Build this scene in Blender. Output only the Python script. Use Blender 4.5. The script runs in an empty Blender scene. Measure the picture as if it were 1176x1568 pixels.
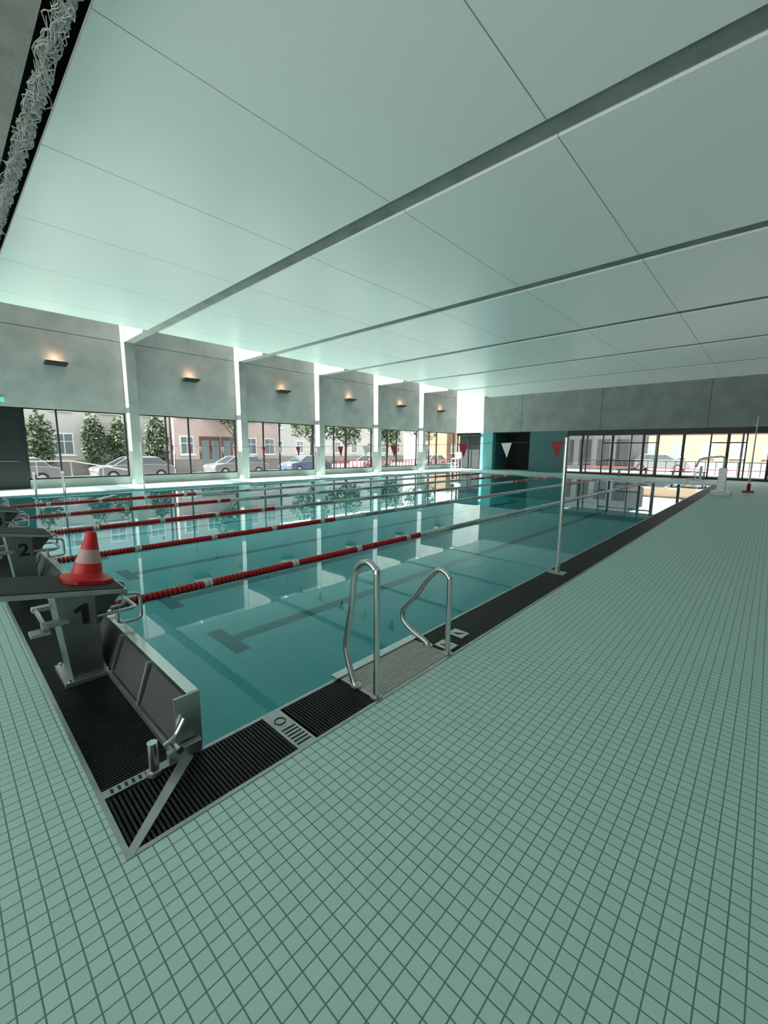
import bpy, bmesh, math, random
from mathutils import Vector, Matrix
random.seed(7)
S = bpy.context.scene

# ------------------------------------------------------------------ materials
def new_mat(name):
    m = bpy.data.materials.new(name); m.use_nodes = True
    nt = m.node_tree
    b = nt.nodes.get('Principled BSDF')
    return m, nt, b
def P(name, col, rough=0.5, metal=0.0, emis=None, es=0.0, var=0.0, vscale=3.0, bump=0.0, bscale=40.0, spec=0.5):
    m, nt, b = new_mat(name)
    b.inputs['Base Color'].default_value = (*col, 1)
    b.inputs['Roughness'].default_value = rough
    b.inputs['Metallic'].default_value = metal
    b.inputs['Specular IOR Level'].default_value = spec
    if emis:
        b.inputs['Emission Color'].default_value = (*emis, 1)
        b.inputs['Emission Strength'].default_value = es
    tc = nt.nodes.new('ShaderNodeTexCoord')
    if var > 0:
        n = nt.nodes.new('ShaderNodeTexNoise'); n.inputs['Scale'].default_value = vscale
        n.inputs['Detail'].default_value = 6
        r = nt.nodes.new('ShaderNodeValToRGB')
        r.color_ramp.elements[0].position = 0.3; r.color_ramp.elements[1].position = 0.7
        r.color_ramp.elements[0].color = (*[c*(1-var) for c in col], 1)
        r.color_ramp.elements[1].color = (*[min(1, c*(1+var)) for c in col], 1)
        nt.links.new(tc.outputs['Object'], n.inputs['Vector'])
        nt.links.new(n.outputs['Fac'], r.inputs['Fac'])
        nt.links.new(r.outputs['Color'], b.inputs['Base Color'])
    if bump > 0:
        n2 = nt.nodes.new('ShaderNodeTexNoise'); n2.inputs['Scale'].default_value = bscale
        bp = nt.nodes.new('ShaderNodeBump'); bp.inputs['Strength'].default_value = bump
        bp.inputs['Distance'].default_value = 0.01
        nt.links.new(tc.outputs['Object'], n2.inputs['Vector'])
        nt.links.new(n2.outputs['Fac'], bp.inputs['Height'])
        nt.links.new(bp.outputs['Normal'], b.inputs['Normal'])
    return m
def brick_mat(name, c1, c2, mortar, bw, rh, ms, rough, axes='XY', offset=0.0, bump=0.3):
    m, nt, b = new_mat(name)
    tc = nt.nodes.new('ShaderNodeTexCoord')
    br = nt.nodes.new('ShaderNodeTexBrick')
    br.offset = offset; br.squash = 1.0
    br.inputs['Scale'].default_value = 1.0
    br.inputs['Brick Width'].default_value = bw; br.inputs['Row Height'].default_value = rh
    br.inputs['Mortar Size'].default_value = ms; br.inputs['Mortar Smooth'].default_value = 0.15
    br.inputs['Bias'].default_value = 0
    br.inputs['Color1'].default_value = (*c1, 1); br.inputs['Color2'].default_value = (*c2, 1)
    br.inputs['Mortar'].default_value = (*mortar, 1)
    if axes == 'XY':
        nt.links.new(tc.outputs['Object'], br.inputs['Vector'])
    else:
        sp = nt.nodes.new('ShaderNodeSeparateXYZ'); cb = nt.nodes.new('ShaderNodeCombineXYZ')
        nt.links.new(tc.outputs['Object'], sp.inputs[0])
        nt.links.new(sp.outputs[axes[0]], cb.inputs[0]); nt.links.new(sp.outputs[axes[1]], cb.inputs[1])
        nt.links.new(cb.outputs[0], br.inputs['Vector'])
    nt.links.new(br.outputs['Color'], b.inputs['Base Color'])
    b.inputs['Roughness'].default_value = rough
    if bump:
        inv = nt.nodes.new('ShaderNodeMath'); inv.operation = 'SUBTRACT'; inv.inputs[0].default_value = 1
        nt.links.new(br.outputs['Fac'], inv.inputs[1])
        bp = nt.nodes.new('ShaderNodeBump'); bp.inputs['Strength'].default_value = bump
        bp.inputs['Distance'].default_value = 0.002
        nt.links.new(inv.outputs[0], bp.inputs['Height']); nt.links.new(bp.outputs['Normal'], b.inputs['Normal'])
    return m

M = {}
M['tile'] = brick_mat('deck_tile', (.575,.81,.745), (.54,.775,.71), (.17,.25,.235), .056, .056, .0025, .55)
M['pooltile'] = brick_mat('pool_tile', (.22,.69,.74), (.21,.67,.72), (.18,.60,.64), .25, .25, .004, .5)
M['poolline'] = P('pool_line', (.03,.22,.25), .5)
M['conc'] = P('concrete', (.32,.335,.322), .8, var=.14, vscale=1.3, bump=.3, bscale=25)
M['conc_beam'] = P('concrete_beam', (.36,.37,.35), .8, var=.16, vscale=3, bump=.4, bscale=25)
M['joint'] = P('joint_dark', (.03,.035,.035), .9)
M['seam'] = P('ceiling_seam', (.42,.50,.47), .7)
M['panel'] = P('ceiling_membrane', (.78,.85,.82), .32, emis=(.80,.90,.86), es=.05, spec=.6)  # weak even glow added to the panels to brighten the hall
M['white'] = P('white_paint', (.8,.82,.81), .5)
M['dark'] = P('dark_void', (.01,.011,.012), .8)  # near-black colour paints in the shade of voids and recesses
M['frame'] = P('black_frame', (.012,.013,.014), .4)
M['black'] = P('black_plastic', (.012,.013,.014), .45, spec=.4)
M['steel'] = P('stainless_steel', (.66,.68,.67), .25, 1.0)
M['steel2'] = P('brushed_steel', (.52,.54,.53), .42, 1.0, var=.1, vscale=8)
M['blocksteel'] = P('block_steel', (.33,.35,.345), .38, 1.0, var=.12, vscale=6)
M['steeldark'] = P('dark_steel', (.10,.115,.115), .4, .8)
M['grit'] = P('grit_tread', (.05,.056,.056), .8, bump=.6, bscale=300)
M['perf'] = brick_mat('perforated_panel', (.012,.015,.015), (.018,.018,.018), (.10,.11,.11), .012, .012, .0028, .5, axes='XZ', offset=.5)
M['red'] = P('red_plastic', (.60,.018,.025), .35)
M['redflag'] = P('red_flag', (.30,.01,.025), .6)
M['whitep'] = P('white_plastic', (.72,.74,.73), .4)
M['cone'] = P('cone_orange_red', (.68,.02,.018), .4)
M['band'] = P('reflective_band', (.60,.40,.38), .35)
M['teal'] = P('teal_wall', (.12,.38,.40), .5, var=.05)
M['teald'] = P('teal_wall_dark', (.04,.14,.145), .35)
M['plate'] = P('beige_step_plate', (.60,.60,.55), .5)
M['net'] = P('net_cord', (.45,.48,.47), .9)
M['asphalt'] = P('asphalt', (.16,.16,.155), .9, var=.1, vscale=2)
M['paving'] = P('paving', (.20,.195,.185), .9, var=.1, vscale=4)
M['bounce_ground'] = P('bounce_ground', (.45,.45,.43), .9, var=.1, vscale=4)  # unseen ground made brighter to bounce light onto the near ceiling
M['fac_w'] = P('facade_white', (.42,.42,.41), .9, var=.04)
M['fac_p'] = P('facade_pink', (.46,.37,.35), .9, var=.04)
M['fac_t'] = P('facade_tan', (.25,.165,.11), .9, var=.04)
M['fac_d'] = P('facade_dark', (.035,.04,.042), .6, var=.1)
M['brown'] = P('brown_wood', (.12,.06,.035), .5)
M['winpane'] = P('window_pane_ext', (.14,.19,.20), .1, spec=.8)
M['leaf'] = P('leaves', (.055,.09,.04), .7, var=.5, vscale=4)
M['bark'] = P('bark', (.09,.06,.04), .9)
M['silver'] = P('car_silver', (.26,.27,.28), .25, .6)
M['carw'] = P('car_white', (.36,.36,.36), .25)
M['carb'] = P('car_blue', (.08,.11,.17), .25)
M['carglass'] = P('car_glass', (.02,.03,.035), .08)
M['tyre'] = P('tyre', (.02,.02,.02), .8)
M['green'] = P('exit_green', (.02,.30,.14), .5, emis=(.1,.8,.45), es=.35)
M['warm'] = P('led_warm', (1,.7,.5), .5, emis=(1,.45,.22), es=1)

# glass
m, nt, b = new_mat('window_glass'); nt.nodes.remove(b)
o = nt.nodes['Material Output']; tr = nt.nodes.new('ShaderNodeBsdfTransparent'); gl = nt.nodes.new('ShaderNodeBsdfGlossy')
tr.inputs[0].default_value = (.88,.93,.92,1); gl.inputs['Roughness'].default_value = .01
fr = nt.nodes.new('ShaderNodeFresnel'); fr.inputs[0].default_value = 1.45
mx = nt.nodes.new('ShaderNodeMixShader')
nt.links.new(fr.outputs[0], mx.inputs[0]); nt.links.new(tr.outputs[0], mx.inputs[1]); nt.links.new(gl.outputs[0], mx.inputs[2])
nt.links.new(mx.outputs[0], o.inputs[0]); M['glass'] = m
# water
m, nt, b = new_mat('pool_water'); nt.nodes.remove(b)
o = nt.nodes['Material Output']; tr = nt.nodes.new('ShaderNodeBsdfTransparent'); gl = nt.nodes.new('ShaderNodeBsdfGlossy')
tr.inputs[0].default_value = (.74,.955,.965,1); gl.inputs['Roughness'].default_value = .012
gl.inputs['Color'].default_value = (.86,.95,.96,1)
fr = nt.nodes.new('ShaderNodeFresnel'); fr.inputs[0].default_value = 1.36
mx = nt.nodes.new('ShaderNodeMixShader')
tc = nt.nodes.new('ShaderNodeTexCoord'); nz = nt.nodes.new('ShaderNodeTexNoise')
nz.inputs['Scale'].default_value = 1.6; nz.inputs['Detail'].default_value = 2
bp = nt.nodes.new('ShaderNodeBump'); bp.inputs['Strength'].default_value = .018; bp.inputs['Distance'].default_value = .03
nt.links.new(tc.outputs['Object'], nz.inputs['Vector']); nt.links.new(nz.outputs['Fac'], bp.inputs['Height'])
nt.links.new(bp.outputs['Normal'], gl.inputs['Normal'])
nt.links.new(fr.outputs[0], mx.inputs[0]); nt.links.new(tr.outputs[0], mx.inputs[1]); nt.links.new(gl.outputs[0], mx.inputs[2])
nt.links.new(mx.outputs[0], o.inputs[0]); M['water'] = m

# ------------------------------------------------------------------ mesh builder
class MB:
    def __init__(s): s.v=[]; s.f=[]; s.fm=[]; s.ms=[]; s.sm=[]
    def mi(s, k):
        if k not in s.ms: s.ms.append(k)
        return s.ms.index(k)
    def add(s, vs, fs, k, smooth=False):
        o=len(s.v); s.v += [tuple(v) for v in vs]; i=s.mi(k)
        for f in fs: s.f.append(tuple(o+a for a in f)); s.fm.append(i); s.sm.append(smooth)
    def hexa(s, c, k):
        s.add(c, [(3,2,1,0),(4,5,6,7),(0,1,5,4),(1,2,6,5),(2,3,7,6),(3,0,4,7)], k)
    def box(s, x0,x1,y0,y1,z0,z1, k):
        s.hexa([(x0,y0,z0),(x1,y0,z0),(x1,y1,z0),(x0,y1,z0),(x0,y0,z1),(x1,y0,z1),(x1,y1,z1),(x0,y1,z1)], k)
    def tube(s, pts, r, k, n=10, cap=True, smooth=True):
        pts=[Vector(p) for p in pts]; rs = r if isinstance(r,(list,tuple)) else [r]*len(pts)
        vs=[]; prev=None
        for i,p in enumerate(pts):
            if i==0: t=pts[1]-p
            elif i==len(pts)-1: t=p-pts[i-1]
            else: t=(pts[i+1]-p).normalized()+(p-pts[i-1]).normalized()
            t.normalize()
            if prev is None:
                a=Vector((0,0,1)) if abs(t.z)<.9 else Vector((1,0,0))
                u=t.cross(a).normalized()
            else:
                u=(prev-t*prev.dot(t)).normalized()
            prev=u; w=t.cross(u)
            for j in range(n):
                a=2*math.pi*j/n
                vs.append(p+(u*math.cos(a)+w*math.sin(a))*rs[i])
        fs=[]
        for i in range(len(pts)-1):
            for j in range(n):
                fs.append((i*n+j, i*n+(j+1)%n, (i+1)*n+(j+1)%n, (i+1)*n+j))
        s.add(vs, fs, k, smooth)
        if cap:
            s.add(vs[:n],[tuple(reversed(range(n)))],k); s.add(vs[-n:],[tuple(range(n))],k)
    def prism(s, poly, axis, a, b, k):
        def mk(u,v,w):
            return (w,u,v) if axis=='X' else ((u,w,v) if axis=='Y' else (u,v,w))
        n=len(poly)
        vs=[mk(u,v,a) for u,v in poly]+[mk(u,v,b) for u,v in poly]
        fs=[tuple(reversed(range(n))), tuple(range(n,2*n))]+[(i,(i+1)%n,n+(i+1)%n,n+i) for i in range(n)]
        s.add(vs,fs,k)
    def done(s, name, parent=None, bevel=0, loc=None, fix=True):
        me=bpy.data.meshes.new(name); me.from_pydata(s.v,[],s.f)
        for k in s.ms: me.materials.append(M[k])
        me.polygons.foreach_set('material_index', s.fm); me.polygons.foreach_set('use_smooth', s.sm)
        if fix:
            bm=bmesh.new(); bm.from_mesh(me); bmesh.ops.recalc_face_normals(bm, faces=bm.faces); bm.to_mesh(me); bm.free()
        ob=bpy.data.objects.new(name, me); S.collection.objects.link(ob)
        if parent: ob.parent=parent
        if loc: ob.location=loc
        if bevel:
            bv=ob.modifiers.new('bevel','BEVEL'); bv.width=bevel; bv.segments=2; bv.limit_method='ANGLE'
        return ob
def empty(name, loc=(0,0,0), rot=0):
    e=bpy.data.objects.new(name,None); e.empty_display_size=.2; S.collection.objects.link(e)
    e.location=loc; e.rotation_euler=(0,0,rot); return e
def smooth_path(pts, n=8):
    pts=[Vector(p) for p in pts]; out=[]
    P0=[pts[0]*2-pts[1]]+pts+[pts[-1]*2-pts[-2]]
    for i in range(1,len(P0)-2):
        a,b,c,d=P0[i-1:i+3]
        for j in range(n):
            t=j/n
            out.append(.5*((2*b)+(c-a)*t+(2*a-5*b+4*c-d)*t*t+(3*b-a-3*c+d)*t**3))
    out.append(pts[-1]); return out
def fillet(pts, r, n=6):
    pts=[Vector(p) for p in pts]; out=[pts[0]]
    for i in range(1,len(pts)-1):
        a,b,c=pts[i-1:i+2]
        d1=(a-b); d2=(c-b); rr=min(r,d1.length*.49,d2.length*.49)
        p=b+d1.normalized()*rr; q=b+d2.normalized()*rr
        for j in range(n+1):
            t=j/n; out.append(p*(1-t)**2+b*2*t*(1-t)+q*t*t)
    out.append(pts[-1]); return out

# ------------------------------------------------------------------ dimensions
GX0, GX1 = -2.10, -1.68        # right gutter
PXL = -17.5; PY0=.79; PY1=25.8
GY0 = .355
WL = -20.35; WF = 31.0; WR = 3.0; WN = -6.0
COLS = [1,6,11,16,21,26]
CZ = 5.78

# floor (deck)
b=MB()
GL=-17.85
b.box(GX1,WR,WN,WF,-.3,0,'tile')
b.box(WL-.3,GX1,WN,GY0,-.3,0,'tile')
b.box(WL-.3,GL,GY0,WF,-.3,0,'tile')
b.box(GL,GX1,PY1+.35,WF,-.3,0,'tile')
b.done('floor')

# pool basin
b=MB(); D=-1.45
b.box(PXL,GX0,PY0,PY1,D-.2,D,'pooltile')
b.box(PXL-.1,PXL,PY0,PY1,D,-.005,'pooltile'); b.box(GX0,GX0+.025,PY0,PY1,D,-.004,'steel2')
b.box(PXL,GX0,PY0-.02,PY0,D,-.03,'pooltile'); b.box(PXL,GX0,PY1,PY1+.03,D,-.004,'steel2')
lanes=[-3.47,-6.07,-8.57,-11.07,-13.57,-16.16]
for x in lanes:
    b.box(x-.125,x+.125,3.06,23.54,D,D+.004,'poolline')
    b.box(x-.5,x+.5,2.8,3.05,D,D+.005,'poolline'); b.box(x-.5,x+.5,23.55,23.8,D,D+.005,'poolline')
    b.box(x-.125,x+.125,PY0,PY0+.006,-1.2,-.4,'poolline')
b.done('pool_basin')
b=MB(); b.add([(PXL,PY0,-.03),(GX0,PY0,-.03),(GX0,PY1,-.03),(PXL,PY1,-.03)],[(0,1,2,3)],'water'); b.done('pool_water')

# gutter gratings
b=MB()
STEP0,STEP1=1.82,2.62
b.box(GX0+.025,GX1,GY0,PY1+.35,-.3,-.035,'dark')
b.box(GL,GX0+.025,GY0,PY0-.02,-.3,-.035,'dark')
b.box(GL,PXL-.1,PY0-.02,PY1+.35,-.3,-.035,'dark')
b.box(PXL-.1,GX0+.025,PY1+.03,PY1+.35,-.3,-.035,'dark')
y=GY0+.03
while y<PY1+.32:
    if not (STEP0-.03<y<STEP1+.01) and not (1.17<y<1.31):
        b.box(GX0+.03,GX1-.025,y,y+.011,-.03,-.004,'black')
    y+=.02
x=GX0-.05
while x>GL+.03:
    b.box(x-.011,x,GY0+.025,PY0-.1,-.03,-.004,'black'); x-=.02
y=GY0+.03
while y<PY1+.32:
    b.box(GL+.025,PXL-.1,y,y+.02,-.03,-.004,'black'); y+=.04
x=GX0
while x>PXL:
    b.box(x-.02,x,PY1+.05,PY1+.33,-.03,-.004,'black'); x-=.04
b.done('gutter_grating')
# stainless trims
b=MB()
b.box(GX1-.022,GX1,GY0,PY1+.35,-.03,.004,'steel2'); b.box(GL+.022,GX1-.022,GY0,GY0+.022,-.03,.004,'steel2')
b.box(GL,GL+.022,GY0,PY1+.35,-.03,.004,'steel2'); b.box(GL+.022,GX1-.022,PY1+.328,PY1+.35,-.03,.004,'steel2')
b.box(PXL-.1,PXL-.06,PY0,PY1,-.03,.003,'steel2')
d=.028
b.hexa([(GX1-.002,GY0+d,-.03),(GX1-d,GY0+.002,-.03),(GX0-d+.03,PY0-.06,-.03),(GX0+.03+d*.6,PY0-.02,-.03),
        (GX1-.002,GY0+d,.007),(GX1-d,GY0+.002,.007),(GX0-d+.03,PY0-.06,.007),(GX0+.03+d*.6,PY0-.02,.007)],'steel2')
b.done('trim_1')
def slotplate(x0,x1,y0,y1,along,name):
    b=MB(); b.box(x0,x1,y0,y1,-.03,.004,'steel2')
    if along=='X':
        x=x0+.03
        while x<x1-.02:
            if x>x0+.17: b.box(x,x+.012,y0+.015,y1-.015,.003,.0055,'joint')
            x+=.03
        cx=(x0+.10); cy=(y0+y1)/2
        ring=[(cx+.032*math.cos(a*math.pi/8),cy+.032*math.sin(a*math.pi/8),.006) for a in range(17)]
        b.tube(ring,.003,'joint',n=6)
    else:
        y=y0+.03
        while y<y1-.16:
            b.box(x0+.012,x1-.012,y,y+.012,.003,.0055,'joint'); y+=.03
    return b.done(name)
slotplate(GX0+.03,GX1-.022,1.18,1.30,'X','slotted_drain_plate')
slotplate(GX0-.03,GX0+.025,GY0+.022,PY0-.02,'Y','slotted_drain_plate')
for (cx,cy) in [(-1.87,3.0),(-1.82,2.74)]:
    b=MB(); b.box(cx-.075,cx+.075,cy-.06,cy+.06,-.003,.004,'whitep')
    b.prism([(cx-.05,cy-.03),(cx+.01,cy-.035),(cx+.05,cy+.03),(cx,cy+.005)],'Z',.004,.006,'black'); b.done('depth_marker_plate')

# step plate + ladder
b=MB()
b.box(GX0+.03,GX1-.022,STEP0-.02,STEP1+.02,-.03,-.006,'plate')
x=GX0+.045
while x<GX1-.04:
    b.box(x,x+.010,STEP0,STEP1,-.006,.004,'plate'); x+=.02
b.box(GX0-.04,GX0+.03,STEP0-.05,STEP1+.05,.0,.01,'steel')
b.done('step_grate')
def ladder(name, x, y0, y1, sgn, h0, h1, steps=True):
    e=empty(name,(0,0,0))
    for i,(yy,h,ext) in enumerate([(y0,h0,.10),(y1,h1,.28 if h1<h0 else .10)]):
        b=MB()
        xo=x; xi=x-sgn*.19
        path=[(xo,yy,0),(xo,yy,h-.12),(xo-sgn*.01,yy,h-.04),(xo-sgn*.09,yy,h),(xi,yy,h-.08),(xi-sgn*ext*.45,yy,h*.62),(xi-sgn*ext,yy,.30 if h1==h0 or i==0 else .22),(xi-sgn*ext*(.80 if ext>.2 else .95),yy,.11 if ext>.2 else .2),(xi-sgn*.03,yy,.035),(xi+sgn*.0,yy,0)]
        b.tube(smooth_path(path,6),.021,'steel',n=12)
        for px in (xo,xi):
            b.tube([(px,yy,0),(px,yy,.012)],.04,'steel2',n=16)
        b.done('handrail_%d'%(i+1),e)
    if steps:
        b=MB()
        for k in range(3):
            z=-.3-.28*k
            b.box(x-sgn*.52,x-sgn*.42,y0,y1,z-.02,z,'steel2')
        b.done('rungs',e)
    return e
ladder('pool_ladder',-1.73,1.81,2.62,1,.89,.67)
ladder('pool_ladder',-17.62,2.2,2.95,-1,.75,.75,False)
ladder('pool_ladder',-17.62,22.4,23.1,-1,.75,.75,False)

# head wall
b=MB(); HX0=PXL+.1; HX1=-2.14; ht=.31
b.box(HX0,HX1,PY0+.0,PY0+.06,ht-.035,ht,'steel')
b.box(HX0,HX1,PY0-.10,PY0+.06,-.0,.035,'steel2')
b.box(HX0,HX1,PY0+.045,PY0+.06,-.5,ht-.03,'steel2')
def sq(x0,x1,k,t=.01):
    b.hexa([(x0,PY0-.08,.05),(x1,PY0-.08,.05),(x1,PY0-.08+t,.05),(x0,PY0-.08+t,.05),(x0,PY0,ht-.035),(x1,PY0,ht-.035),(x1,PY0+t,ht-.035),(x0,PY0+t,ht-.035)],k)
x=HX1
while x>HX0+.5:
    b.prism([(PY0-.10,.02),(PY0+.045,.02),(PY0+.045,ht-.02),(PY0-.02,ht-.02)],'X',x-.018,x,'steel2')
    sq(x-.52,x-.04,'perf'); x-=.54
b.box(HX1-.005,HX1+.012,PY0-.07,PY0+.06,0,ht+.0,'steel2')
b.done('head_wall')
b=MB()
b.tube([(-2.08,.59,0),(-2.08,.59,.17)],.024,'steel',n=20); b.tube([(-2.08,.59,0),(-2.08,.59,.02)],.034,'steel2',n=20)
b.done('bollard_post')
b=MB()
b.tube(fillet([(-2.11,.76,.20),(-2.11,.71,.12),(-2.11,.65,.10)],.04),.014,'steel')
b.box(-2.12,-2.08,.66,.83,.0,.06,'steel2'); b.tube([(-2.12,.70,.09),(-2.03,.70,.09)],.018,'steel')
b.done('wall_end_bracket',bevel=.004)

# starting blocks
def text_mesh(s, size):
    cu=bpy.data.curves.new('t','FONT'); cu.body=s; cu.size=size; cu.extrude=.0015; cu.align_x='CENTER'; cu.offset=.004
    ob=bpy.data.objects.new('t',cu); S.collection.objects.link(ob)
    bpy.context.view_layer.update()
    me=bpy.data.meshes.new_from_object(ob.evaluated_get(bpy.context.evaluated_depsgraph_get()))
    bpy.data.objects.remove(ob); me.materials.clear(); me.materials.append(M['black']); return me
for i,x in enumerate(lanes):
    e=empty('starting_block',(x,0,0))
    b=MB()
    yb,yf,zb,zf=.16,.84,.735,.62
    def slab(xa,xb,dz0,dz1,ya,yb_,k):
        za=zb+(zf-zb)*(ya-yb)/(yf-yb); zc=zb+(zf-zb)*(yb_-yb)/(yf-yb)
        b.hexa([(xa,ya,za+dz0),(xb,ya,za+dz0),(xb,yb_,zc+dz0),(xa,yb_,zc+dz0),(xa,ya,za+dz1),(xb,ya,za+dz1),(xb,yb_,zc+dz1),(xa,yb_,zc+dz1)],k)
    slab(-.25,.25,-.035,-.004,yb,yf,'steel2')
    slab(-.235,.235,-.004,.004,yb+.015,yf-.015,'grit')
    b.hexa([(-.15,.50,.03),(.15,.50,.03),(.15,.68,.03),(-.15,.68,.03),(-.17,.44,.66),(.17,.44,.66),(.17,.68,.62),(-.17,.68,.62)],'blocksteel')
    b.box(-.18,.18,.45,.73,-.004,.03,'steel2')
    for sx in (-.16,.16):
        b.tube([(sx,.48,.03),(sx,.48,.045)],.012,'steel',n=6); b.tube([(sx,.70,.03),(sx,.70,.045)],.012,'steel',n=6)
    for sx in (-.17,.158):
        b.prism([(.66,.38),(.66,.585),(.83,.585)],'X',sx,sx+.012,'steeldark')
    b.tube(fillet([(-.19,.66,.45),(-.19,.90,.45),(.19,.90,.45),(.19,.66,.45)],.05),.013,'steel')
    for sx in (-.19,.19):
        b.tube(fillet([(sx,.78,.45),(sx,.78,.36),(sx,.93,.36),(sx,.93,.55),(sx,.80,.57)],.04),.013,'steel')
    b.tube([(-.22,.38,.47),(.24,.38,.47)],.014,'steel'); b.box(.16,.22,.36,.50,.455,.485,'steel2'); b.box(-.22,-.16,.36,.50,.455,.485,'steel2')
    b.box(.14,.24,.30,.40,.42,.44,'steel2')
    b.done('body',e,bevel=.003)
    if i==0:
        q=MB(); q.prism([(-.005,0),(.035,0),(.035,.14),(.008,.14),(-.045,.112),(-.045,.082),(-.005,.098)],'Z',-.0015,.0015,'black')
        qo=q.done('tmp'); me=qo.data; bpy.data.objects.remove(qo)
    else: me=text_mesh(str(i+1),.19)
    t=bpy.data.objects.new('number',me); S.collection.objects.link(t); t.parent=e
    t.matrix_local=Matrix(((0,0,1,.1685),(1,0,0,.585),(0,1,0,.41),(0,0,0,1)))
# traffic cone
b=MB(); cx,cy=-3.50,.66
c0=.645
def ring(r,z,n=28): return [(cx+r*math.cos(2*math.pi*j/n),cy+r*math.sin(2*math.pi*j/n),z) for j in range(n)]
prof=[(.125,.022,'cone'),(.105,.035,'cone'),(.092,.06,'cone'),(.080,.13,'cone'),(.0795,.131,'band'),(.055,.225,'band'),(.0545,.226,'cone'),(.032,.335,'cone'),(.026,.35,'cone'),(.016,.352,'cone')]
for a,c in zip(prof[:-1],prof[1:]):
    r0=ring(a[0],c0+a[1]); r1=ring(c[0],c0+c[1]); n=28
    b.add(r0+r1,[(j,(j+1)%n,n+(j+1)%n,n+j) for j in range(n)],a[2],True)
w=.145
oct_=[(w,w*.55),(w*.55,w),(-w*.55,w),(-w,w*.55),(-w,-w*.55),(-w*.55,-w),(w*.55,-w),(w,-w*.55)]
b.prism([(cx+u,cy+v) for u,v in oct_],'Z',c0,c0+.024,'cone')
ob=b.done('traffic_cone',fix=True)
sl=math.atan((.62-.735)/.68)
ob.matrix_world=Matrix.Translation((cx,cy,c0))@Matrix.Rotation(sl,4,'X')@Matrix.Translation((-cx,-cy,-c0+.012))

# lane ropes
for x in [-4.82,-7.32,-9.82,-12.32,-14.82]:
    b=MB(); y=PY0+.12; n=10
    b.tube([(x,PY0+.065,-.02),(x,PY1-.0,-.02)],.006,'steel',n=6)
    while y<PY1-.1:
        dist=min(y-PY0,PY1-y)
        seg=(dist%1.25)
        col='whitep' if seg<.11 and dist>.5 else ('red' if dist<5.4 else ('whitep' if int(dist/1.25)%2==0 else 'steel2'))
        RR=.047 if seg>=.11 or dist<=.5 else .057
        zs=-.018
        vs=[]
        prof=[(0,.018),(.006,RR),(.040,RR),(.046,.018)]
        for (dy,r) in prof:
            for j in range(n):
                a=2*math.pi*j/n; vs.append((x+r*math.cos(a),y+dy,zs+r*math.sin(a)))
        fs=[(i*n+j,i*n+(j+1)%n,(i+1)*n+(j+1)%n,(i+1)*n+j) for i in range(3) for j in range(n)]
        b.add(vs,fs,col); y+=.052
    b.done('lane_rope',fix=False)

# backstroke flags
def flagset(Y, xa, xb):
    for x in (xa,xb):
        b=MB(); b.tube([(x,Y,0),(x,Y,1.75)],.024,'steel',n=14); b.tube([(x,Y,1.75),(x,Y,1.765)],.028,'steel2',n=14)
        b.tube([(x,Y,0),(x,Y,.10)],.034,'steel2',n=14); b.box(x-.11,x+.11,Y-.06,Y+.06,-.003,.014,'steel2'); b.done('flag_post')
    b=MB()
    N=60
    def z(x):
        t=(x-xa)/(xb-xa); return 1.72-.20*4*t*(1-t)*.5
    b.tube([(xa+(xb-xa)*i/N,Y,z(xa+(xb-xa)*i/N)) for i in range(N+1)],.003,'steeldark',n=5)
    i=0; x=xa-.12
    while x>xb+.2:
        k='redflag' if i%2==0 else 'whitep'
        zz=z(x); w=.08; h=.21
        b.add([(x-w,Y,zz),(x+w,Y,zz),(x+.01,Y+.015,zz-h),(x-w,Y+.002,zz),(x+w,Y+.002,zz),(x+.01,Y+.017,zz-h)],[(0,1,2),(5,4,3)],k)
        x-=.70; i+=1
    b.done('backstroke_flag_line',fix=False)
flagset(5.48,-1.94,-17.72)

# ------------------------------------------------------------------ ceiling
SEAMS=[-17.2,-15.9,-13.3,-10.65,-8.0,-5.3,-2.6,.1,3.0]
b=MB(); cols=COLS+[31]
for k in range(6):
    y0=cols[k]+(.5 if k==0 else .195); y1=cols[k+1]-(.20 if k<5 else 0.0)
    for a,c in zip(SEAMS[:-1],SEAMS[1:]):
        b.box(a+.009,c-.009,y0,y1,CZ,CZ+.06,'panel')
        b.box(c-.009,c+.009,y0,y1,CZ+.006,CZ+.06,'seam')
    b.box(SEAMS[0]+.02,3.0,y0+.02,y1-.02,CZ+.063,CZ+.08,'conc')
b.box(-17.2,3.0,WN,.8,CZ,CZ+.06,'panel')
b.done('ceiling')
b=MB()
for y in COLS:
    b.box(-20.0,WR,y-.17,y+.17,CZ+.035,7.0,'conc_beam')
b.done('ceiling_beams')
b=MB()
b.box(-17.75,WR,WN,WF,7.0,7.2,'dark')  # slab edge run past the ceiling, shaped to keep sun off the pool
b.box(-17.3,-17.2,.8,WF,CZ+.08,7.0,'white')
b.box(-17.2,WR,1.20,1.48,CZ+.9,CZ+1.0,'dark')  # black slab stands in for the shade inside the slot
b.done('roof')
b=MB()
b.box(-20.6,-20.45,WN,WF,7.0,7.2,'white')
y=1
while y<=31: b.box(-20.5,-17.75,y-.04,y+.04,7.02,7.14,'white'); y+=2.5
b.add([(-20.5,WN,7.1),(-17.75,WN,7.1),(-17.75,WF,7.1),(-20.5,WF,7.1)],[(0,1,2,3)],'glass')
b.done('window_skylight',fix=False)

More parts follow.
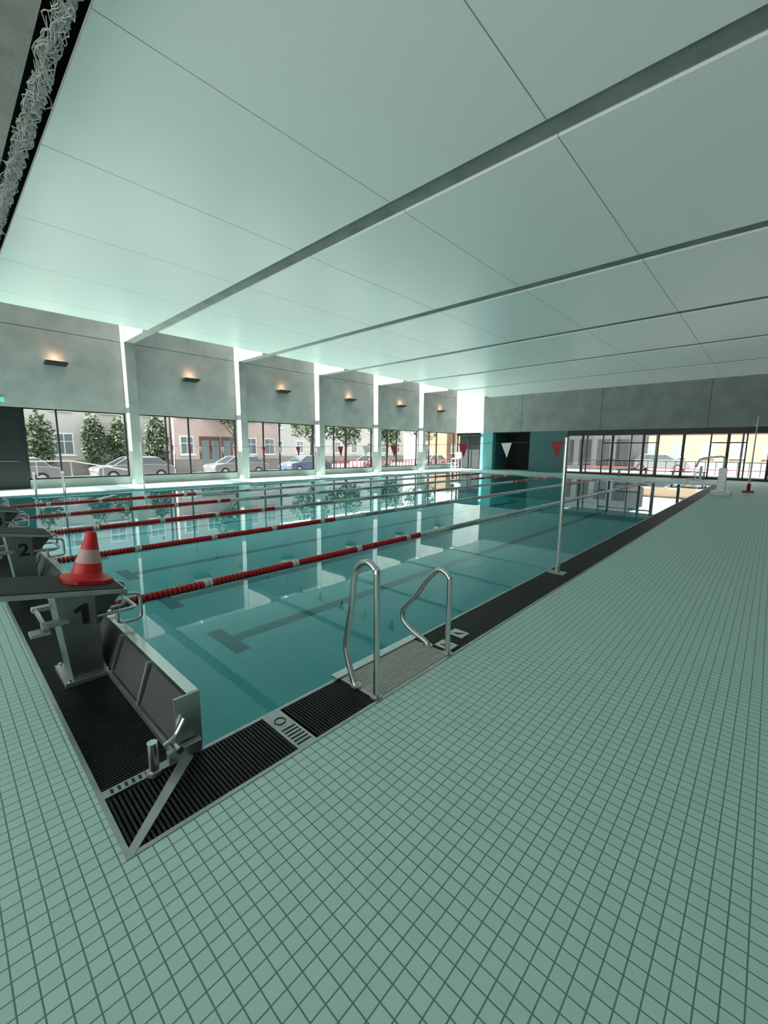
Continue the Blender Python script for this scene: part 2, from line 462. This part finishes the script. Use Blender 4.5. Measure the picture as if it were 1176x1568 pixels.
# safety net
b=MB()
for s in range(16):
    ph=random.random()*6; ph2=random.random()*6; oy=random.uniform(-.05,.05); oz=random.uniform(-.09,.03)
    pts=[]; x=-2.0
    while x>-17:
        pts.append((x, 1.27+oy+.045*math.sin(x*7+ph)+.03*math.sin(x*17+ph2), 5.70+oz+.06*math.sin(x*4.3+ph2)+.03*math.sin(x*13+ph)))
        x-=.07
    b.tube(pts,.006,'net',n=4,cap=False,smooth=False)
for s in range(420):
    x=random.uniform(-16.5,-2.2); a=random.random()*6
    pts=[(x+.10*math.sin(a+t*.8),1.27+.06*math.cos(a*2+t),5.76-.26*math.sin(math.pi*t/5)+random.uniform(-.02,.02)) for t in range(6)]
    b.tube(pts,.005,'net',n=4,cap=False,smooth=False)
b.done('safety_net',fix=False)

# ------------------------------------------------------------------ left wall
b=MB()
ZT=3.0; ZS=.33
allc=COLS+[31]
b.box(WL-.35,WL,WN,1.0,ZS*0,7.0,'conc')
for k in range(6):
    y0,y1=allc[k],allc[k+1]
    b.box(WL-.35,WL,y0,y1,ZT,5.86,'conc'); b.box(WL-.35,WL-.02,y0,y1,5.86,5.88,'joint'); b.box(WL-.35,WL-.0,y0,y1,5.88,7.0,'conc')
    ys=y0 if k else 2.44
    b.box(WL-.35,WL,ys,y1,0,ZS,'conc')
b.done('wall_left')
b=MB()
for y in COLS:
    b.box(WL-.1,-19.9,y-.19,y+.19,0,7.0,'conc')
b.done('columns',bevel=.01)
for k in range(6):
    c=allc[k]; b=MB()
    xg=WL-.18; f=.05
    a0=c+.19 if k else 2.44; a1=allc[k+1]-(.19 if k<5 else 0)
    b.box(xg-.05,xg+.05,a0,a1,ZS,ZS+f,'frame'); b.box(xg-.05,xg+.05,a0,a1,ZT-f,ZT,'frame')
    for y in ([a0,c+1.4,c+2.42,a1-f] if k else [a0,c+2.42,a1-f]): b.box(xg-.05,xg+.05,y,y+f,ZS,ZT,'frame')
    b.add([(xg,a0,ZS),(xg,a1,ZS),(xg,a1,ZT),(xg,a0,ZT)],[(0,1,2,3)],'glass')
    b.done('window_%d'%(k+1),fix=False)
b=MB(); b.box(WL-.25,WL-.15,1.19,2.44,0,ZT,'frame'); b.box(WL-.15,WL-.13,1.3,2.34,.02,2.6,'black')
b.box(WL-.13,WL-.09,1.5,2.2,1.02,1.05,'steel'); b.done('door_1')
b=MB(); b.box(WL+.002,WL+.05,1.62,1.98,3.14,3.30,'whitep'); b.box(WL+.05,WL+.053,1.64,1.96,3.155,3.285,'green')
b.prism([(1.70,3.2),(1.80,3.2),(1.80,3.17),(1.86,3.22),(1.80,3.27),(1.80,3.24),(1.70,3.24)],'X',WL+.053,WL+.056,'whitep'); b.done('exit_sign')
for k in range(6):
    yc=allc[k]+2.55; z=4.66
    e=empty('wall_uplight',(WL,yc,z)); b=MB()
    b.prism([(.002,.07),(.002,-.05),(.10,-.05),(.42,.035),(.42,.07)],'Y',-.34,.34,'black')
    b.box(.03,.22,-.25,.25,.068,.074,'warm')
    b.done('housing',e)
    L=bpy.data.lights.new('lamp','SPOT'); L.energy=5; L.color=(1,.5,.28); L.shadow_soft_size=.05; L.spot_size=2.4; L.spot_blend=1
    o=bpy.data.objects.new('lamp',L); S.collection.objects.link(o); o.parent=e; o.location=(.14,0,.10); o.rotation_euler=(math.pi,0,0)

# ------------------------------------------------------------------ far wall
b=MB()
b.box(-20.7,-2.0,WF,WF+.35,ZT,7.2,'conc'); b.box(-2.0,WR+.3,WF,WF+.35,ZT,7.2,'conc')
for x in (-14.46,-8.85,-3.05): b.box(x-.012,x+.012,WF-.003,WF,ZT,CZ,'joint')
b.box(-17.9,-16.8,WF,WF+.3,0,ZT,'teal')
b.box(-13.7,-10.95,WF,WF+.3,0,ZT,'teald')
b.done('wall_far')
b=MB()
b.box(-16.8,-13.7,WF+2.4,WF+2.5,0,ZT,'dark'); b.box(-16.8,-16.7,WF+.3,WF+2.4,0,ZT,'teald'); b.box(-13.8,-13.7,WF+.3,WF+2.4,0,ZT,'teald')
b.box(-16.8,-13.7,WF,WF+2.5,ZT-.06,ZT,'dark'); b.box(-16.8,-13.7,WF,WF+2.5,-.1,0,'tile')
b.done('wall_passage')
b=MB()
b.box(-20.3,-17.9,WF+.1,WF+.16,ZT-.25,ZT,'frame')
for x in (-20.2,-19.1,-18.0): b.box(x-.05,x+.05,WF+.08,WF+.18,0,ZT,'frame')
b.box(-20.3,-17.9,WF+.08,WF+.18,0,.12,'frame'); b.box(-20.3,-17.9,WF+.6,WF+.7,0,ZT,'fac_d'); b.done('door_2')
b=MB()
b.box(-10.95,WR,WF+.05,WF+.17,0,.14,'frame'); b.box(-10.95,WR,WF+.05,WF+.17,ZT-.36,ZT,'frame')
for i,x in enumerate([-10.9,-9.9,-8.6,-8.0,-6.9,-6.2,-5.4,-4.1,-2.8,-2.0,-1.2,-.2,1.1,2.4]):
    w=.07 if i%2 else .035
    b.box(x-w,x+w,WF+.04,WF+.18,0,ZT,'frame')
b.box(-8.6,-5.4,WF+.08,WF+.14,2.1,2.17,'frame'); b.box(-8.6,-6.2,WF+.06,WF+.16,.95,1.02,'frame'); b.box(-2.8,-1.2,WF+.06,WF+.16,2.1,2.17,'frame')
b.add([(-10.95,WF+.11,0),(WR,WF+.11,0),(WR,WF+.11,ZT),(-10.95,WF+.11,ZT)],[(0,1,2,3)],'glass')
b.done('window_7',fix=False)
b=MB(); b.box(-11.5,WR+2,WF+.36,WF+4.2,2.85,3.1,'fac_d')  # canopy added to darken the glass top and cut light on the deck
for x in (-10.5,-6,-1.5,3): b.tube([(x,WF+3.0,-.06),(x,WF+3.0,2.85)],.06,'steeldark')
b.done('added_canopy')
b=MB(); b.box(WR,WR+.3,WN,WF,0,7.2,'conc'); b.done('wall_right')
b=MB(); b.box(-20.7,WR+.3,WN-.3,WN,4.2,7.2,'conc'); b.box(-20.7,WR+.3,WN-.3,WN,0,.3,'conc')
for x in [-20.5,-16.8,-13,-9,-5,-1,2.9]: b.box(x-.2,x+.2,WN-.3,WN,.3,4.2,'conc')
b.done('wall_near')
b=MB()
for x in [-18.7,-14.9,-11,-7,-3,.9]: b.box(x-.04,x+.04,WN-.2,WN-.1,.3,4.2,'frame')
b.add([(-20.5,WN-.15,.3),(2.9,WN-.15,.3),(2.9,WN-.15,4.2),(-20.5,WN-.15,4.2)],[(0,1,2,3)],'glass'); b.done('window_8',fix=False)

# ------------------------------------------------------------------ far-end things
e=empty('pool_lift',(-1.35,20.3,0))
b=MB()
b.box(-.3,.3,-.35,.35,0,.12,'whitep'); b.box(-.12,.12,-.2,.1,.12,1.0,'steel2')
b.tube(fillet([(0,0,.95),(0,0,1.45),(-.75,0,1.35),(-.85,0,1.0)],.15),.035,'whitep')
b.box(-1.1,-.65,-.22,.22,.50,.56,'whitep'); b.box(-.70,-.65,-.22,.22,.56,1.05,'whitep')
b.tube(fillet([(-.85,.22,.53),(-.85,.26,.78),(-.62,.26,.80)],.05),.015,'steel'); b.tube(fillet([(-.85,-.22,.53),(-.85,-.26,.78),(-.62,-.26,.80)],.05),.015,'steel')
b.tube(fillet([(-1.08,-.15,.5),(-1.2,-.15,.2),(-1.3,-.15,.18)],.05),.015,'steel'); b.tube(fillet([(-1.08,.15,.5),(-1.2,.15,.2),(-1.3,.15,.18)],.05),.015,'steel')
b.done('frame',e,bevel=.01)
b=MB(); px,py=-.62,22.3
b.tube([(px,py,0),(px,py,3.0)],[.035,.018],'whitep',n=10); b.box(px-.18,px+.18,py-.18,py+.18,0,.06,'redflag'); b.tube([(px,py,.06),(px,py,.35)],.06,'redflag',n=12)
b.tube([(px,py,2.6),(px-.12,py,2.75)],.012,'whitep'); b.done('rescue_pole_stand')
b=MB(); cx,cy=-17.9,27.5
for sx in (-.25,.25):
    for sy in (-.25,.25): b.tube([(cx+sx*1.2,cy+sy*1.2,0),(cx+sx,cy+sy,.9)],.02,'whitep')
b.box(cx-.28,cx+.28,cy-.28,cy+.28,.9,.94,'whitep'); b.box(cx-.28,cx+.28,cy+.24,cy+.28,.94,1.4,'whitep')
for z in (.3,.6): b.tube([(cx-.28,cy-.28,z),(cx+.28,cy-.28,z)],.015,'whitep')
b.done('lifeguard_chair')
for x in (-6.5,-3.6):
    b=MB()
    for i in range(4): b.box(x-.9,x+.9,30.0+i*.11,30.09+i*.11,.42,.46,'brown')
    for sx in (-.75,.75): b.box(x+sx-.03,x+sx+.03,30.02,30.40,0,.42,'steeldark')
    b.done('bench')

# ------------------------------------------------------------------ outside
b=MB(); b.box(-80,-20.7,-40,90,-.65,-.45,'asphalt'); b.box(-20.7,60,WF+.35,100,-.25,-.06,'paving'); b.box(-23.2,-20.7,-20,60,-.45,0,'paving'); b.box(-20.7,60,-60,WN-.3,-.25,-.06,'bounce_ground'); b.done('street_ground')
def facade(name, axis, pos, a0, a1, h, mat, nwin, door=None):
    b=MB()
    def bx(u0,u1,d0,d1,z0,z1,k):
        if axis=='X': b.box(pos+d0,pos+d1,u0,u1,z0,z1,k)
        else: b.box(u0,u1,pos-d1,pos-d0,z0,z1,k)
    bx(a0,a1,-4,0,-.5,h,mat)
    bx(a0-.05,a1+.05,0,.12,h-.35,h,'fac_w')
    bx(a0,a1,0,.06,-.5,.6,'paving')
    st=(a1-a0)/nwin
    for i in range(nwin):
        c=a0+st*(i+.5)
        for fl in range(int(h//3)):
            z0=1.0+3*fl
            if door is not None and fl==0 and i in door:
                bx(c-.9,c+.9,0,.05,0,2.5,'brown'); bx(c-.75,c-.1,.05,.07,.3,2.2,'winpane'); bx(c+.1,c+.75,.05,.07,.3,2.2,'winpane'); continue
            bx(c-.55,c+.55,0,.04,z0,z0+1.5,'whitep'); bx(c-.47,c-.03,.04,.06,z0+.08,z0+1.42,'winpane'); bx(c+.03,c+.47,.04,.06,z0+.08,z0+1.42,'winpane')
            bx(c-.47,c+.47,.06,.08,z0+.9,z0+.95,'whitep'); bx(c-.65,c+.65,0,.14,z0-.08,z0,'whitep')
    return b.done(name)
facade('building','X',-36,-9,13.3,7.5,'fac_w',8)
facade('building','X',-35.4,13.4,23,6.6,'fac_p',5,door=(1,2))
facade('building','X',-44,24,52,7.5,'fac_w',9)
facade('building','X',-37,54,75,5,'fac_t',6)
facade('building','Y',52,-34,-17,6,'fac_t',7)
facade('building','Y',56,-14,6,3.9,'fac_t',8)
facade('building','Y',60,6.5,40,7,'fac_w',9)
b=MB(); b.box(-16.5,-8.8,40,46,-.06,3.6,'fac_d')
for x in (-16,-14.5,-13,-11.5,-10): b.box(x,x+1.0,39.95,40,0.4,2.6,'frame')
b.done('pavilion')
def leaves(b, c, rad, n, k='leaf', s=.16):
    for _ in range(n):
        while True:
            p=Vector((random.uniform(-1,1),random.uniform(-1,1),random.uniform(-1,1)))
            if .25<p.length<1: break
        p=Vector((p.x*rad[0],p.y*rad[1],p.z*rad[2]))+Vector(c)
        u=Vector((random.uniform(-1,1),random.uniform(-1,1),random.uniform(-1,1))).normalized(); v=u.cross(Vector((random.random(),random.random(),1))).normalized()
        q=s*random.uniform(.6,1.3)
        b.add([p-u*q,p+v*q*.6,p+u*q,p-v*q*.6],[(0,1,2,3)],k)
for (y,z,ry,rz) in [(4.9,1.8,.9,2.1),(7.9,1.9,.75,2.1),(9.5,1.7,.75,2.1),(12.0,1.9,.9,2.2),(1.8,1.8,.8,2.0)]:
    b=MB(); leaves(b,(-35.2,y,z),(.4,ry,rz),900,s=.15)
    b.tube([(-35.6,y,-.45),(-35.6,y+.1,1.5)],.05,'bark'); b.done('climbing_plant',fix=False)
def tree(x,y,h,r,n=1500):
    b=MB(); b.tube([(x,y,-.45),(x+.05,y+.1,h*.45),(x,y,h*.8)],[.16,.12,.05],'bark')
    for i in range(9):
        a=i*2.4; b.tube([(x,y,h*(.35+.04*i)),(x+math.cos(a)*r*.7,y+math.sin(a)*r*.7,h*(.55+.04*i))],[.05,.015],'bark',n=6)
    for i in range(7):
        a=i*2.1; leaves(b,(x+math.cos(a)*r*.5,y+math.sin(a)*r*.5,h*(.62+.05*i)),(r*.55,r*.55,r*.5),n//7,s=.17)
    b.done('tree',fix=False)
tree(-33.5,25.5,5.0,2.1); tree(-33.5,30,4.6,2.0); tree(-33.6,17.5,6,1.6); tree(-33.5,43,6,2.2); tree(-33.5,36.5,4.6,1.8)
b=MB()
for i in range(60):
    y=23.5+i*.5; b.box(-28.05,-28.0,y,y+.06,-.45,.55,'redflag')
b.box(-28.06,-27.99,23.5,53.5,.48,.55,'redflag'); b.done('fence')
b=MB()
for i in range(40):
    x=-12+i*.6; b.box(x,x+.05,38.0,38.05,-.06,.9,'steeldark')
b.box(-12,12,37.98,38.07,.85,.92,'steeldark'); b.box(-12,12,37.98,38.07,.3,.36,'redflag'); b.done('fence')
b=MB()
b.tube([(-22.9,1,.95),(-22.9,4.2,.95),(-22.9,6.6,.45)],.025,'steel')
for y in (1,2,3,4.2,5.4,6.6): b.tube([(-22.9,y,0),(-22.9,y,.95 if y<=4.2 else .95-(y-4.2)*.208)],.02,'steel')
b.done('ramp_railing')
def car(x,y,rot,paint):
    e=empty('car',(x,y,-.45 if x<-20.7 else -.06),rot); b=MB(); L=2.15
    low=[(-L,.32),(-L-.03,.55),(-L+.05,.82),(-1.35,.92),(-.9,.96),(1.0,.98),(1.75,.93),(L,.86),(L+.04,.55),(L,.32)]
    def loft(poly,halfs,k):
        n=len(poly); vs=[]
        for (w,sc) in halfs:
            for (u,v) in poly: vs.append((w,u*sc,v))
        fs=[tuple(range(n)),tuple(reversed(range((len(halfs)-1)*n,len(halfs)*n)))]
        for r in range(len(halfs)-1):
            for i in range(n): fs.append((r*n+i,r*n+(i+1)%n,(r+1)*n+(i+1)%n,(r+1)*n+i))
        b.add(vs,fs,k)
    loft(low,[(-.88,.96),(-.80,1),(.80,1),(.88,.96)],paint)
    def frust(y0,y1,z0,y2,y3,z1,w0,w1,k):
        b.hexa([(-w0,y0,z0),(w0,y0,z0),(w0,y1,z0),(-w0,y1,z0),(-w1,y2,z1),(w1,y2,z1),(w1,y3,z1),(-w1,y3,z1)],k)
    frust(-1.25,1.75,.93,-.45,1.25,1.40,.80,.62,'carglass')
    frust(-.48,1.28,1.385,-.35,1.15,1.44,.635,.58,paint)
    for yy0,yy1 in ((-1.25,-.45),(1.75,1.25),(.25,.3)):
        for sx in (-1,1): b.tube([(sx*.80,yy0,.93),(sx*.625,yy1,1.40)],.03,paint,n=6)
    for sx in (-.80,.80):
        for sy in (-1.35,1.3):
            b.tube([(sx-.1,sy,.32),(sx+.1,sy,.32)],.32,'tyre',n=20); b.tube([(sx-.11,sy,.32),(sx+.11,sy,.32)],.19,'steel2',n=14)
    for sx in (-.6,.6):
        b.box(sx-.18,sx+.18,-L-.05,-L+.05,.6,.74,'whitep'); b.box(sx-.18,sx+.18,L-.06,L+.05,.6,.76,'red')
    b.done('body',e,bevel=.03)
for i,(x,y,r,c) in enumerate([(-29.5,2.6,.05,'silver'),(-29.5,8.6,0,'silver'),(-29.6,15.6,0,'silver'),(-29.6,22,0,'carb'),(-29.6,30,0,'carw'),(-29.6,40,0,'carw'),(-7,42,1.57,'silver'),(3.5,42.2,1.57,'silver')]):
    car(x,y,r,c)

# ------------------------------------------------------------------ light
W=bpy.data.worlds.new('world'); S.world=W; W.use_nodes=True
bg=W.node_tree.nodes['Background']; bg.inputs[0].default_value=(1,.985,.97,1); bg.inputs[1].default_value=1.4
L=bpy.data.lights.new('sun','SUN'); L.energy=12.5; L.angle=.01; L.color=(1,.97,.92)
o=bpy.data.objects.new('sun',L); S.collection.objects.link(o)
o.rotation_euler=Vector((.012,.50,-.86)).to_track_quat('-Z','Y').to_euler()

# ------------------------------------------------------------------ camera
cam=bpy.data.cameras.new('camera'); co=bpy.data.objects.new('camera',cam); S.collection.objects.link(co)
cam.sensor_width=36; cam.sensor_fit='AUTO'; cam.lens=638/1568*36; cam.clip_start=.05; cam.clip_end=300
co.matrix_world=Matrix.Translation((0,0,1.6))@Matrix.Rotation(math.radians(42.8),4,'Z')@Matrix.Rotation(math.radians(90-8.6),4,'X')@Matrix.Rotation(math.radians(.52),4,'Z')
S.camera=co
S.view_settings.view_transform='Standard'; S.view_settings.look='None'; S.view_settings.exposure=1.18
